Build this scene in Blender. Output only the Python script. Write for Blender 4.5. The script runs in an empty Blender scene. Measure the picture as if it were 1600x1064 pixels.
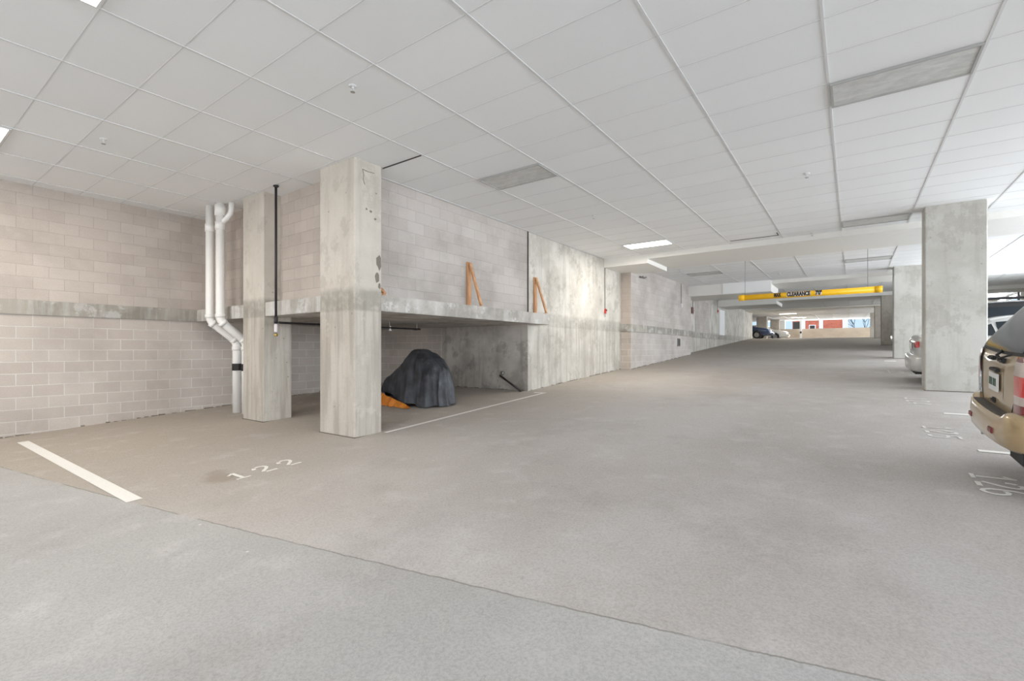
import bpy, bmesh, math, random
from mathutils import Vector, Matrix, noise
from mathutils.bvhtree import BVHTree
random.seed(7)
PI=math.pi
SC=bpy.context.scene
COL=SC.collection
ZC=4.34          # ceiling height
# ------------------------------------------------------------------ helpers
def prof(Y):
    if Y<38: return .06*Y-.07
    if Y<44:
        t=(Y-38)/6.0
        return (.06*38-.07)+ .06*6*(t-t*t/2)
    return (.06*38-.07)+.18
def link(o,parent=None):
    COL.objects.link(o)
    if parent: o.parent=parent
    return o
def obj(name,bm,mat,parent=None,smooth=False):
    me=bpy.data.meshes.new(name)
    bmesh.ops.recalc_face_normals(bm,faces=bm.faces)
    bm.to_mesh(me); bm.free()
    for m in (mat if isinstance(mat,(list,tuple)) else [mat]): me.materials.append(m)
    if smooth:
        for p in me.polygons: p.use_smooth=True
    return link(bpy.data.objects.new(name,me),parent)
def tag(o,label=None,cat=None,group=None,kind=None):
    if label: o['label']=label
    if cat: o['category']=cat
    if group: o['group']=group
    if kind: o['kind']=kind
    return o
def thing(name,label,cat,loc=(0,0,0),rot=(0,0,0),group=None):
    o=bpy.data.objects.new(name,None); o.empty_display_size=.2
    link(o); o.location=loc; o.rotation_euler=rot
    return tag(o,label,cat,group)
def struct(name,bm,mat,parent=None,smooth=False):
    return tag(obj(name,bm,mat,parent,smooth),kind='structure')
def copy_tree(o,parent=None):
    c=o.copy(); COL.objects.link(c); c.parent=parent
    for ch in list(o.children): copy_tree(ch,c)
    return c
def box(bm,x0,x1,y0,y1,z0,z1,bev=0):
    vs=[bm.verts.new((x,y,z)) for z in (z0,z1) for y in (y0,y1) for x in (x0,x1)]
    fs=[bm.faces.new([vs[i] for i in f]) for f in ((0,2,3,1),(4,5,7,6),(0,1,5,4),(2,6,7,3),(0,4,6,2),(1,3,7,5))]
    if bev:
        es={e for f in fs for e in f.edges}
        bmesh.ops.bevel(bm,geom=list(es),offset=bev,segments=2,affect='EDGES',clamp_overlap=True)
    return bm
def bx(*a,**k): return box(bmesh.new(),*a,**k)
def tube(bm,pts,r,seg=12,cap=True):
    pts=[Vector(p) for p in pts]; n=len(pts)
    rs=r if isinstance(r,(list,tuple)) else [r]*n
    t0=(pts[1]-pts[0]).normalized()
    up=Vector((0,0,1)) if abs(t0.z)<.9 else Vector((1,0,0))
    a=t0.cross(up).normalized(); rings=[]
    for i,p in enumerate(pts):
        if i==0: t=pts[1]-pts[0]
        elif i==n-1: t=pts[-1]-pts[-2]
        else: t=(pts[i+1]-p).normalized()+(p-pts[i-1]).normalized()
        t.normalize()
        a=(a-t*a.dot(t)).normalized(); b=t.cross(a)
        k=1.0
        if 0<i<n-1:
            c=(pts[i+1]-p).normalized().dot((p-pts[i-1]).normalized()); k=1.0
        rings.append([bm.verts.new(p+(a*math.cos(2*PI*j/seg)+b*math.sin(2*PI*j/seg))*rs[i]*k) for j in range(seg)])
    for i in range(n-1):
        for j in range(seg):
            bm.faces.new((rings[i][j],rings[i][(j+1)%seg],rings[i+1][(j+1)%seg],rings[i+1][j]))
    if cap:
        bm.faces.new(rings[0][::-1]); bm.faces.new(rings[-1])
    return bm
def tb(pts,r,seg=12,cap=True): return tube(bmesh.new(),pts,r,seg,cap)
def lathe(bm,prof_,M=Matrix(),seg=24):
    rings=[]
    for (r,z) in prof_:
        rings.append([bm.verts.new(M@Vector((max(r,1e-4)*math.cos(2*PI*j/seg),max(r,1e-4)*math.sin(2*PI*j/seg),z))) for j in range(seg)])
    for i in range(len(rings)-1):
        for j in range(seg):
            bm.faces.new((rings[i][j],rings[i][(j+1)%seg],rings[i+1][(j+1)%seg],rings[i+1][j]))
    return bm
def bar(bm,p0,p1,w,h,up=(0,0,1),bev=.003):
    # rectangular bar from p0 to p1; w along side, h along up
    p0=Vector(p0);p1=Vector(p1);t=(p1-p0).normalized();u=Vector(up);s=t.cross(u).normalized();u=s.cross(t).normalized()
    vs=[]
    for p in (p0,p1):
        for a,b in ((-1,-1),(1,-1),(1,1),(-1,1)): vs.append(bm.verts.new(p+s*a*w/2+u*b*h/2))
    fs=[bm.faces.new([vs[i] for i in f]) for f in ((3,2,1,0),(4,5,6,7),(0,1,5,4),(1,2,6,5),(2,3,7,6),(3,0,4,7))]
    if bev: bmesh.ops.bevel(bm,geom=list({e for f in fs for e in f.edges}),offset=bev,segments=1,affect='EDGES')
    return bm
# ------------------------------------------------------------------ materials
def nm(name):
    m=bpy.data.materials.new(name); m.use_nodes=True; nt=m.node_tree
    return m,nt,nt.nodes['Principled BSDF']
class N:
    def __init__(s,nt): s.nt=nt
    def n(s,t,**k):
        o=s.nt.nodes.new(t)
        for a,v in k.items(): setattr(o,a,v)
        return o
    def l(s,a,b): s.nt.links.new(a,b)
    def put(s,v,inp):
        if hasattr(v,'default_value') or hasattr(v,'is_linked'): s.l(v,inp)
        elif v is not None:
            if isinstance(v,(tuple,list)) and len(v)==3 and inp.type=='RGBA': v=(*v,1)
            inp.default_value=v
    def math(s,op,a,b=None,c=None,clamp=False):
        o=s.n('ShaderNodeMath',operation=op,use_clamp=clamp); s.put(a,o.inputs[0]); s.put(b,o.inputs[1])
        if c is not None: s.put(c,o.inputs[2])
        return o.outputs[0]
    def mix(s,f,a,b,mode='MIX'):
        o=s.n('ShaderNodeMix',data_type='RGBA',blend_type=mode); s.put(f,o.inputs[0]); s.put(a,o.inputs[6]); s.put(b,o.inputs[7]); return o.outputs[2]
    def coord(s): return s.n('ShaderNodeTexCoord').outputs['Object']
    def sep(s,v):
        o=s.n('ShaderNodeSeparateXYZ'); s.l(v,o.inputs[0]); return o.outputs
    def comb(s,x,y,z):
        o=s.n('ShaderNodeCombineXYZ')
        for i,v in enumerate((x,y,z)): s.put(v,o.inputs[i])
        return o.outputs[0]
    def noise(s,v,scale,detail=4,rough=.55):
        o=s.n('ShaderNodeTexNoise'); s.l(v,o.inputs['Vector']); o.inputs['Scale'].default_value=scale; o.inputs['Detail'].default_value=detail; o.inputs['Roughness'].default_value=rough; return o.outputs[0]
    def mapping(s,v,sc=(1,1,1),loc=(0,0,0),rot=(0,0,0)):
        o=s.n('ShaderNodeMapping'); s.l(v,o.inputs[0]); o.inputs['Scale'].default_value=sc; o.inputs['Location'].default_value=loc; o.inputs['Rotation'].default_value=rot; return o.outputs[0]
    def rng(s,v,a,b,c=0,d=1,smooth=True):
        o=s.n('ShaderNodeMapRange',interpolation_type='SMOOTHSTEP' if smooth else 'LINEAR'); s.l(v,o.inputs[0])
        for i,q in enumerate((a,b,c,d)): o.inputs[i+1].default_value=q
        return o.outputs[0]
    def bump(s,h,st,dist,bs):
        o=s.n('ShaderNodeBump'); s.l(h,o.inputs['Height']); o.inputs['Strength'].default_value=st; o.inputs['Distance'].default_value=dist; s.l(o.outputs[0],bs.inputs['Normal'])
def srgb(r,g,b):
    f=lambda c:(c/12.92 if c<=.04045 else ((c+.055)/1.055)**2.4)
    return (f(r/255),f(g/255),f(b/255))
def plain(name,col,rough=.5,metal=0,emit=0,spec=None,var=.06,scale=6,coat=0,ecol=None):
    m,nt,bs=nm(name); g=N(nt)
    c=g.coord(); n=g.noise(c,scale,3)
    a=tuple(x*(1-var) for x in col); b=tuple(min(1,x*(1+var)) for x in col)
    g.l(g.mix(n,a,b),bs.inputs['Base Color'])
    bs.inputs['Roughness'].default_value=rough; bs.inputs['Metallic'].default_value=metal
    if coat: bs.inputs['Coat Weight'].default_value=coat; bs.inputs['Coat Roughness'].default_value=.08
    if emit:
        bs.inputs['Emission Color'].default_value=(*(ecol or (1,.97,.92)),1); bs.inputs['Emission Strength'].default_value=emit
    return m
def block_mat(name,axis,c1,c2,mort_up,mort_lo,bands=True,dirt=.35):
    m,nt,bs=nm(name); g=N(nt)
    x,y,z=g.sep(g.coord())
    u=x if axis=='x' else y
    up=g.math('GREATER_THAN',z,2.2)
    zz=g.math('SUBTRACT',z,g.math('ADD',g.math('MULTIPLY',up,.25),2.10)) if bands else z
    zz=g.math('ADD',zz,20.3)
    jit=g.noise(g.comb(u,zz,0),3,2)
    v=g.comb(g.math('ADD',u,40.0),g.math('ADD',zz,g.math('MULTIPLY',g.math('SUBTRACT',jit,.5),.012)),0)
    b=g.n('ShaderNodeTexBrick'); b.offset=.5; b.squash=1
    g.l(v,b.inputs['Vector'])
    b.inputs['Color1'].default_value=(*c1,1); b.inputs['Color2'].default_value=(*c2,1)
    g.l(g.mix(up,mort_lo,mort_up),b.inputs['Mortar'])
    b.inputs['Scale'].default_value=1; g.l(g.math('SUBTRACT',.0085,g.math('MULTIPLY',up,.0040)),b.inputs['Mortar Size']); b.inputs['Mortar Smooth'].default_value=.35
    b.inputs['Bias'].default_value=0; b.inputs['Brick Width'].default_value=.406; b.inputs['Row Height'].default_value=.203
    w=g.comb(u,z,0)
    big=g.noise(w,.9,4); fine=g.noise(w,60,3,.7); mid=g.noise(w,7,4)
    col=g.mix(g.math('MULTIPLY',g.rng(big,.35,.7),dirt),b.outputs['Color'],srgb(150,142,134))
    col=g.mix(g.math('MULTIPLY',g.rng(mid,.45,.75),.25),col,srgb(205,198,192))
    col=g.mix(g.math('MULTIPLY',g.rng(fine,.3,.7,0,1),.28),col,g.mix(1.0,col,(.62,.6,.58),'MULTIPLY'))
    g.l(col,bs.inputs['Base Color']); bs.inputs['Roughness'].default_value=.92
    h=g.math('ADD',g.math('MULTIPLY',b.outputs['Fac'],-1.0),g.math('MULTIPLY',fine,.35))
    g.bump(h,.55,.006,bs)
    return m
def concrete_mat(name,light,dark,stain,seams=(),low=0.0,pits=.5,contrast=1.0,band=0.0):
    m,nt,bs=nm(name); g=N(nt)
    c=g.coord(); x,y,z=g.sep(c)
    big=g.noise(c,1.1,5,.6); mid=g.noise(c,5,5,.65); fine=g.noise(c,70,3,.7)
    streak=g.noise(g.mapping(c,(7,7,.55)),1.0,4,.6)
    col=g.mix(g.rng(big,.5-.17/contrast,.5+.17/contrast),light,dark)
    col=g.mix(g.math('MULTIPLY',g.rng(mid,.48,.7),.35*contrast),col,light)
    lowf=g.rng(z,2.15,2.45,1,0) if low else None
    amt=g.math('MULTIPLY',g.rng(streak,.5,.72),.35*contrast)
    if low: col=g.mix(g.math('MULTIPLY',g.rng(z,2.08,2.12,1,0),.55*low),col,dark if False else tuple(q*.80 for q in dark))
    if low: amt=g.math('ADD',amt,g.math('MULTIPLY',g.math('MULTIPLY',lowf,g.rng(streak,.38,.6)),low),clamp=True)
    col=g.mix(amt,col,stain)
    bl=g.noise(g.mapping(c,(1.6,1.6,1.3),(3,9,1)),1.5,8,.72)
    col=g.mix(g.math('MULTIPLY',g.rng(bl,.53,.60),.42*contrast),col,stain)
    col=g.mix(g.math('MULTIPLY',g.rng(bl,.40,.33),.35),col,light)
    if band:
        bz=g.math('MULTIPLY',g.rng(z,2.06,2.11),g.rng(z,2.36,2.47,1,0))
        jj=g.rng(g.noise(c,9,3),.3,.6,.5,1)
        col=g.mix(g.math('MULTIPLY',g.math('MULTIPLY',bz,jj),band),col,srgb(138,134,124))
    col=g.mix(g.math('MULTIPLY',g.rng(fine,.35,.75),.22),col,g.mix(1.0,col,(.6,.6,.58),'MULTIPLY'))
    if pits:
        vo=g.n('ShaderNodeTexVoronoi'); g.l(c,vo.inputs['Vector']); vo.inputs['Scale'].default_value=7
        cs=g.sep(vo.outputs['Color'])
        p=g.math('MULTIPLY',g.rng(vo.outputs['Distance'],.05,.12,1,0),g.math('GREATER_THAN',cs[0],.72))
        col=g.mix(g.math('MULTIPLY',p,pits),col,srgb(120,112,100))
    g.l(col,bs.inputs['Base Color']); bs.inputs['Roughness'].default_value=.88
    g.bump(g.math('ADD',mid,g.math('MULTIPLY',fine,.4)),.35,.008,bs)
    return m
M={}
M['block_y']=block_mat('beige concrete block y','y',srgb(207,197,188),srgb(195,184,175),srgb(182,173,163),srgb(222,218,212))
M['block_x']=block_mat('beige concrete block x','x',srgb(207,195,185),srgb(194,182,172),srgb(180,170,160),srgb(220,216,210))
M['block_y2']=block_mat('pale grey concrete block','y',srgb(203,196,190),srgb(193,185,179),srgb(180,173,167),srgb(214,210,206),dirt=.5)
M['band']=concrete_mat('stained concrete ledge',srgb(172,166,156),srgb(146,140,131),srgb(200,200,197),contrast=1.6,pits=.2)
M['slab']=concrete_mat('slab concrete',srgb(196,191,184),srgb(164,158,150),srgb(212,211,208),contrast=1.7,pits=.3)
M['column']=concrete_mat('pale concrete column',srgb(212,205,194),srgb(196,188,177),srgb(168,160,149),low=.75,pits=.7,band=.6,contrast=.8)
M['column_r']=concrete_mat('grey concrete column',srgb(204,202,196),srgb(184,181,173),srgb(160,155,145),pits=.5,contrast=.9)
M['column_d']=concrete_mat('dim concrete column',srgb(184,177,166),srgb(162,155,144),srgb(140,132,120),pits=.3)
M['conc_wall']=concrete_mat('mottled concrete wall',srgb(216,212,204),srgb(190,185,176),srgb(160,154,144),low=.35,contrast=1.15,pits=.6,band=.4)
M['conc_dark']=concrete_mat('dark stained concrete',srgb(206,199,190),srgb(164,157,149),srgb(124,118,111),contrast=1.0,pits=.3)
def floor_mat():
    m,nt,bs=nm('trowelled concrete floor'); g=N(nt)
    c=g.coord(); x,y,z=g.sep(c)
    big=g.noise(g.mapping(c,(.45,.35,1)),1.0,5,.6); mid=g.noise(c,2.6,5,.62); fine=g.noise(c,55,4,.8); sp=g.noise(c,22,4,.75)
    wob=g.math('MULTIPLY',g.math('SUBTRACT',g.noise(g.comb(x,0,0),6,4,.7),.5),.05)
    line=g.math('ADD',g.math('ADD',g.math('MULTIPLY',x,.19),2.55),g.math('MULTIPLY',g.math('MULTIPLY',x,x),.003))
    d=g.math('ADD',g.math('SUBTRACT',y,line),wob)
    far=g.rng(d,-.01,.01)
    near_c=g.mix(g.rng(big,.35,.66),srgb(179,177,174),srgb(168,166,163))
    warm=g.mix(g.rng(big,.38,.64),srgb(174,167,161),srgb(184,179,175))
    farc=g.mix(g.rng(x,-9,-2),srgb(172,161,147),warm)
    farc=g.mix(g.rng(y,10,40),farc,srgb(160,151,139))  # darker up the ramp: mostly weaker light painted in, partly tyre darkening
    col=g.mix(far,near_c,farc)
    col=g.mix(g.math('MULTIPLY',g.rng(mid,.52,.72),.32),col,srgb(204,201,198))
    col=g.mix(g.math('MULTIPLY',g.rng(g.noise(g.mapping(c,(1,1,1),(7,3,0)),.8,5,.7),.52,.68),.30),col,srgb(148,140,134))
    col=g.mix(g.math('MULTIPLY',g.rng(fine,.40,.64),.42),g.mix(.06,col,(1,1,1)),g.mix(1.0,col,(.62,.6,.58),'MULTIPLY'))
    col=g.mix(g.math('MULTIPLY',g.rng(sp,.58,.72),.3),col,srgb(125,118,112))
    crack=g.math('MULTIPLY',g.rng(g.math('ABSOLUTE',d),.003,.010,1,0),g.rng(g.noise(g.comb(x,3,0),2.2,3),.36,.5))
    col=g.mix(g.math('MULTIPLY',crack,.55),col,srgb(118,110,98))
    vo=g.n('ShaderNodeTexVoronoi'); g.l(c,vo.inputs['Vector']); vo.inputs['Scale'].default_value=2.2
    cs=g.sep(vo.outputs['Color'])
    chip=g.math('MULTIPLY',g.rng(vo.outputs['Distance'],.02,.035,1,0),g.math('GREATER_THAN',cs[1],.6))
    col=g.mix(g.math('MULTIPLY',chip,.7),col,srgb(222,218,212))
    # brown scuff by the painted stall number
    sc=g.n('ShaderNodeVectorMath',operation='DISTANCE'); g.l(g.comb(g.math('MULTIPLY',x,.55),y,0),sc.inputs[0]); sc.inputs[1].default_value=(-5.75*.55,2.42,0)
    scf=g.rng(g.math('ADD',sc.outputs['Value'],g.math('MULTIPLY',mid,.25)),.22,.34,1,0)
    col=g.mix(g.math('MULTIPLY',scf,.55),col,srgb(140,126,110))
    g.l(col,bs.inputs['Base Color']); bs.inputs['Roughness'].default_value=.74
    g.bump(g.math('ADD',g.math('MULTIPLY',fine,.8),g.math('ADD',sp,g.math('MULTIPLY',crack,-2.0))),.35,.006,bs)
    return m
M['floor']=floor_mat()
def tile_mat():
    m,nt,bs=nm('white acoustic tile'); g=N(nt)
    c=g.coord(); fine=g.noise(c,160,2,.8); big=g.noise(c,.6,3)
    x,y,z=g.sep(c)
    cell=g.n('ShaderNodeTexWhiteNoise',noise_dimensions='2D')
    g.l(g.comb(g.math('FLOOR',g.math('DIVIDE',g.math('ADD',x,.21+12.2),1.22)),g.math('FLOOR',g.math('DIVIDE',g.math('ADD',y,-3.03+12.2),.61)),0),cell.inputs[0])
    col=g.mix(cell.outputs['Value'],srgb(232,233,233),srgb(237,238,238))
    col=g.mix(g.math('MULTIPLY',g.rng(fine,.55,.75),.25),col,srgb(205,205,204))
    g.l(col,bs.inputs['Base Color']); bs.inputs['Roughness'].default_value=.95
    return m
M['tile']=tile_mat()
M['tee']=plain('white painted tee',srgb(214,214,213),.5,var=.02)
M['tee_c']=plain('dull cross tee',srgb(212,212,211),.8,var=.02)
M['white']=plain('white drywall',srgb(228,226,221),.8,var=.03)
M['white_b']=plain('bright white board',srgb(240,240,240),.7,var=.02)
def fix_mat():
    m,nt,bs=nm('brushed grey panel'); g=N(nt)
    c=g.coord(); n=g.noise(g.mapping(c,(2,5,1),rot=(0,0,.5)),2.0,5,.7)
    g.l(g.mix(g.rng(n,.3,.7),srgb(190,190,187),srgb(214,214,211)),bs.inputs['Base Color']); bs.inputs['Roughness'].default_value=.7
    return m
M['fixture']=fix_mat()
M['fixframe']=plain('grey fixture frame',srgb(170,169,166),.5)
M['glow']=plain('lit lens',(1,1,1),.5,emit=9,ecol=(1,.95,.86))
M['gap']=plain('shadow gap',srgb(70,66,62),.9)
def paint_mat(name,c):
    m,nt,bs=nm(name); g=N(nt)
    co=g.coord(); n=g.noise(co,40,4,.7); k=g.noise(co,5,3)
    f=g.math('MULTIPLY',g.rng(n,.52,.72),g.rng(k,.35,.65,.05,.45))
    g.l(g.mix(f,c,srgb(186,180,172)),bs.inputs['Base Color']); bs.inputs['Roughness'].default_value=.75
    return m
M['joint']=plain('dusty joint',srgb(112,104,92),.95,var=.3,scale=25)
M['paint']=paint_mat('worn white line paint',srgb(236,233,227))
M['paint_w']=paint_mat('faded white line paint',srgb(214,211,206))
M['pvc']=plain('white pvc pipe',srgb(240,237,232),.35,var=.04,scale=4)
M['rubber']=plain('black rubber',srgb(38,38,40),.7)
M['iron']=plain('black iron pipe',srgb(52,49,50),.5,metal=.2)
M['steel']=plain('dull galvanised metal',srgb(170,168,162),.4,metal=.7)
M['tagw']=plain('white tag',srgb(232,226,226),.6)
M['red']=plain('red plastic',srgb(205,52,40),.4)
M['dkred']=plain('dark red plastic',srgb(120,40,38),.4)
M['yellow']=plain('yellow clearance pipe',srgb(245,190,20),.45,var=.05)
M['black']=plain('black paint',srgb(22,22,24),.5)
M['greybox']=plain('grey painted metal',srgb(120,118,114),.6)
def wood_mat():
    m,nt,bs=nm('orange brown timber'); g=N(nt)
    c=g.coord(); n=g.noise(g.mapping(c,(30,30,2.5)),1.0,4,.6)
    g.l(g.mix(g.rng(n,.3,.7),srgb(214,166,124),srgb(178,128,88)),bs.inputs['Base Color']); bs.inputs['Roughness'].default_value=.7
    g.bump(n,.2,.003,bs); return m
M['wood']=wood_mat()
def tarp_mat(name,a,b):
    m,nt,bs=nm(name); g=N(nt)
    c=g.coord(); n=g.noise(c,3.5,5,.65); w=g.noise(g.mapping(c,(14,14,3)),1.0,5,.7)
    col=g.mix(g.rng(n,.35,.7),a,b); col=g.mix(g.math('MULTIPLY',g.rng(w,.55,.72),.35),col,tuple(min(1,q*2.2+.03) for q in b))
    g.l(col,bs.inputs['Base Color']); bs.inputs['Roughness'].default_value=.55
    g.bump(g.math('ADD',w,n),.45,.02,bs); return m
M['tarp']=tarp_mat('charcoal cover cloth',srgb(46,47,50),srgb(78,80,85))
M['tarp_o']=tarp_mat('orange cover cloth',srgb(204,118,34),srgb(226,142,56))
def car_paint(name,c,metal=.55,r=.32): 
    return plain(name,c,r,metal=metal,var=.03,coat=.8)
M['gold']=car_paint('gold metallic paint',srgb(188,164,126),.45)
M['silver']=car_paint('silver metallic paint',srgb(206,206,204),.4)
M['navy']=car_paint('dark blue paint',srgb(40,58,88),.3)
M['pearl']=car_paint('white car paint',srgb(232,230,226),.1)
M['carblack']=car_paint('black car paint',srgb(26,27,30),.2)
M['glass']=plain('tinted car glass',srgb(44,50,55),.10,var=.02)
M['glass'].node_tree.nodes['Principled BSDF'].inputs['Specular IOR Level'].default_value=.2
M['trimblack']=plain('black plastic trim',srgb(44,43,43),.65)
M['steppad']=plain('dark grey ribbed step pad',srgb(84,80,76),.8,var=.12,scale=30)
M['lampred']=plain('red lamp lens',srgb(206,24,26),.12,coat=1,var=.1,scale=20)
M['lampdark']=plain('dark red lamp lens',srgb(120,22,26),.15,coat=1)
M['lampclear']=plain('clear lamp lens',srgb(196,180,170),.12,coat=1,var=.1,scale=30)
M['plate']=plain('white licence plate',srgb(222,222,220),.5)
M['plategreen']=plain('green plate print',srgb(60,90,72),.5)
M['tyre']=plain('tyre rubber',srgb(34,34,35),.85)
M['alloy']=plain('alloy rim',srgb(168,168,170),.3,metal=.8)
M['chrome']=plain('chrome',srgb(210,210,212),.15,metal=1)
# ------------------------------------------------------------------ room shell
bm=bmesh.new()
ys=[-9,0,10,20,30,38]+[38+.5*i for i in range(1,13)]+[50,57.3]
xs=[-16,-11.6,-6.4,0,7]
grid=[[bm.verts.new((x,y,prof(y))) for x in xs] for y in ys]
for i in range(len(ys)-1):
    for j in range(len(xs)-1):
        if xs[j]<-11.6 and ys[i]<38: continue
        bm.faces.new((grid[i][j],grid[i][j+1],grid[i+1][j+1],grid[i+1][j]))
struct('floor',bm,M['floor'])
bm=bmesh.new()
box(bm,-11.7,6.9,-9,46,ZC,ZC+.2); box(bm,-16,6.9,46,57.5,4.5,4.7)
struct('ceiling',bm,M['tile'])
# suspended grid
bm=bmesh.new()
k=-9
while -.21+1.22*k<6.6:
    X=-.21+1.22*k
    if X<-6.4: box(bm,X-.012,X+.012,-9,(4.6 if X>-11.5 else 4.6),ZC-.010,ZC+.004)
    else: box(bm,X-.012,X+.012,-9,46,ZC-.007,ZC+.004)
    k+=1
Y=3.03-.61*19
bmc=bmesh.new()
while Y<46:
    x0=-11.5 if Y<4.5 else -6.3
    box(bmc,x0,6.6,Y-.006,Y+.006,ZC-.003,ZC+.004); Y+=.61
for k in range(-5,6):
    X=-.21+1.22*k; box(bm,X-.03,X+.03,46,57,4.48,4.51)
struct('trim_1',bm,M['tee'])
struct('trim_7',bmc,M['tee_c'])
# left wall (three flat runs) with ledge band
struct('wall_left',bx(-11.75,-11.55,-9,9.7,-.8,4.36),M['block_y'])
struct('trim_2',bx(-11.56,-11.515,-9,4.5,2.10,2.35,bev=.006),M['band'])
struct('wall_recess_back',bx(-11.6,-9.2,9.45,9.65,.2,2.2),M['block_x'])
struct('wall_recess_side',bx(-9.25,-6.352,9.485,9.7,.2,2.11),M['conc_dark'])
# raised block volume
struct('wall_upper_front',bx(-11.6,-6.36,4.62,4.8,2.3,4.36),M['block_x'])
bm=bmesh.new(); box(bm,-6.5,-6.35,4.62,9.46,2.3,4.36)
struct('wall_upper_side',bm,M['block_y2'])
struct('trim_3',bx(-6.38,-6.335,9.46,9.50,2.33,4.36),M['gap'])
bm=bmesh.new(); box(bm,-11.6,-5.97,4.34,9.9,2.10,2.352,bev=.008)
struct('trim_4',bm,M['slab'])
# concrete wall going up the ramp, then block bump-out, then more concrete
struct('wall_ramp_concrete',bx(-6.6,-6.35,9.5,15.16,.2,4.36),M['conc_wall'])
bm=bmesh.new(); box(bm,-6.6,-6.0,15.15,22.4,.5,4.36)
struct('wall_ramp_block',bm,M['block_y2'])
struct('wall_ramp_block_end',bx(-6.36,-5.995,15.13,15.16,.5,4.36),M['block_x'])
bm=bmesh.new(); box(bm,-6.42,-5.965,15.10,22.4,2.10,2.35,bev=.006)
struct('trim_5',bm,M['band'])
struct('wall_ramp_far',bx(-6.6,-6.35,22.4,41.0,.9,4.36),M['conc_wall'])
bm=bmesh.new(); box(bm,-6.36,-6.335,24.4,27.2,2.35,4.0); struct('wall_ramp_infill',bm,M['block_y2'])
bm=bmesh.new(); box(bm,-6.37,-6.31,22.4,31.5,2.10,2.35); struct('trim_6',bm,M['band'])
# dark joint at wall foot (crumbly gap)
bm=bmesh.new()
def foot(xa,ya,xb,yb,w=.02):
    n=max(2,int(math.hypot(xb-xa,yb-ya)/.12)); 
    for i in range(n):
        if random.random()<.35: continue
        t0=i/n; t1=(i+random.uniform(.4,1))/n
        X0=xa+(xb-xa)*t0;X1=xa+(xb-xa)*t1;Y0=ya+(yb-ya)*t0;Y1=ya+(yb-ya)*t1
        h=random.uniform(.006,.02)
        box(bm,min(X0,X1)-w*random.uniform(.3,.8),max(X0,X1)+w*random.uniform(.3,.8),min(Y0,Y1),max(Y0,Y1)+.004,prof(Y0)-.02,prof(Y1)+h)
foot(-11.54,-2,-11.54,9.3); foot(-6.34,9.6,-6.34,15.1); foot(-5.99,15.2,-5.99,22.4); foot(-9,9.48,-6.4,9.48)
struct('baseboard_left',bm,plain('crumbled mortar',srgb(120,112,100),.95,var=.3,scale=30))
# right wall with openings
bm=bmesh.new()
for y0,y1 in ((-9,-7.5),(-.2,.5),(4.8,7.1),(8.1,8.9),(16.4,17.2),(24.6,33.0),(37.0,39.0),(46.0,48.0),(56.0,57.5)):  # solid piers beside the gold SUV added to throw shade bands across the floor
    box(bm,6.6,6.85,y0,y1,-.8,4.36)
for y0,y1 in ((-7.5,-.2),(.5,4.8),(7.1,8.1),(8.9,16.4),(17.2,24.6),(33,37),(39,46),(48,56)):
    box(bm,6.6,6.85,y0,y1,-.8,prof(y0)+(.7 if y0<30 else 1.7 if y0<38 else .8)); box(bm,6.6,6.85,y0,y1,4.26 if y0>30 else 4.1,4.36)
struct('wall_right',bm,M['white'])
bm=bmesh.new()
for z in (3.72,3.9,4.06,4.24): bar(bm,(6.55,33,z),(6.55,37,z+.0),.04,.035,bev=0)
for y in (33.02,35,36.98): bar(bm,(6.55,y,3.6),(6.55,y,4.3),.08,.08,up=(0,1,0),bev=0)
struct('window_1',bm,M['greybox'])
# ceiling beams and soffits
def soffit(n,x0,x1,y0,y1,z0,z1=ZC+.02,mat='white'):
    bm=bmesh.new(); box(bm,x0,x1,y0,y1,z0,z1,bev=.004); struct('trim_%d'%n,bm,M[mat])
soffit(10,-5.0,6.6,13.8,15.9,ZC-.14)
soffit(11,-6.35,-4.95,13.78,15.6,ZC-.27)
soffit(12,-2.72,6.6,22.0,24.0,ZC-.14)
soffit(13,-6.36,-2.70,21.95,24.2,ZC-.46)
soffit(14,-4.55,-2.71,21.92,21.97,ZC-.44,mat='white_b')
soffit(15,-3.4,6.6,29.6,31.6,ZC-.17)
soffit(16,-6.36,-3.35,29.3,31.8,ZC-.36)
soffit(17,-6.36,6.6,38.0,40,ZC-.05)
bm=bmesh.new(); box(bm,-5.97,-5.12,4.835,4.85,ZC-.012,ZC); box(bm,-2.6,-1.5,13.39,13.405,ZC-.012,ZC); box(bm,-1.5,-1.485,13.1,13.4,ZC-.012,ZC)
struct('trim_18',bm,M['gap'])
# ------------------------------------------------------------------ columns
def column(name,x0,x1,y0,y1,z1,mat,label,chips=0,group='concrete columns'):
    bm=bmesh.new(); zb=prof(y0)-.05
    # chamfered corners
    nseg=1
    b=bmesh.new(); box(b,x0,x1,y0,y1,zb,z1)
    es=[e for e in b.edges if abs(e.verts[0].co.z-e.verts[1].co.z)>.5]
    bmesh.ops.bevel(b,geom=es,offset=.018,segments=1,affect='EDGES')
    o=obj(name,b,mat); tag(o,label,'column',group)
    jb=bmesh.new(); e=.006
    box(jb,x0-e,x1+e,y0-e,y0+.01,zb,prof(y0)+.014); box(jb,x1-.01,x1+e,y0,y1,zb,prof(y0)+.014); box(jb,x0-e,x0+.01,y0,y1,zb,prof(y0)+.014)
    obj('base_joint',jb,M['joint'],o)
    return o
column('concrete_column',-9.36,-8.6,4.30,4.84,ZC,M['column'],'pale concrete column beside the white drain pipes under the slab corner')
column('concrete_column',-6.85,-5.955,4.31,4.81,ZC,M['column'],'big pale concrete column in the foreground left of the covered motorcycle')
column('concrete_column',1.17,2.07,12.46,12.98,ZC,M['column_r'],'tall grey concrete column just left of the gold car')
column('concrete_column',1.15,2.05,20.9,21.5,ZC,M['column_r'],'grey concrete column behind the silver car, right of the yellow bar end')
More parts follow.
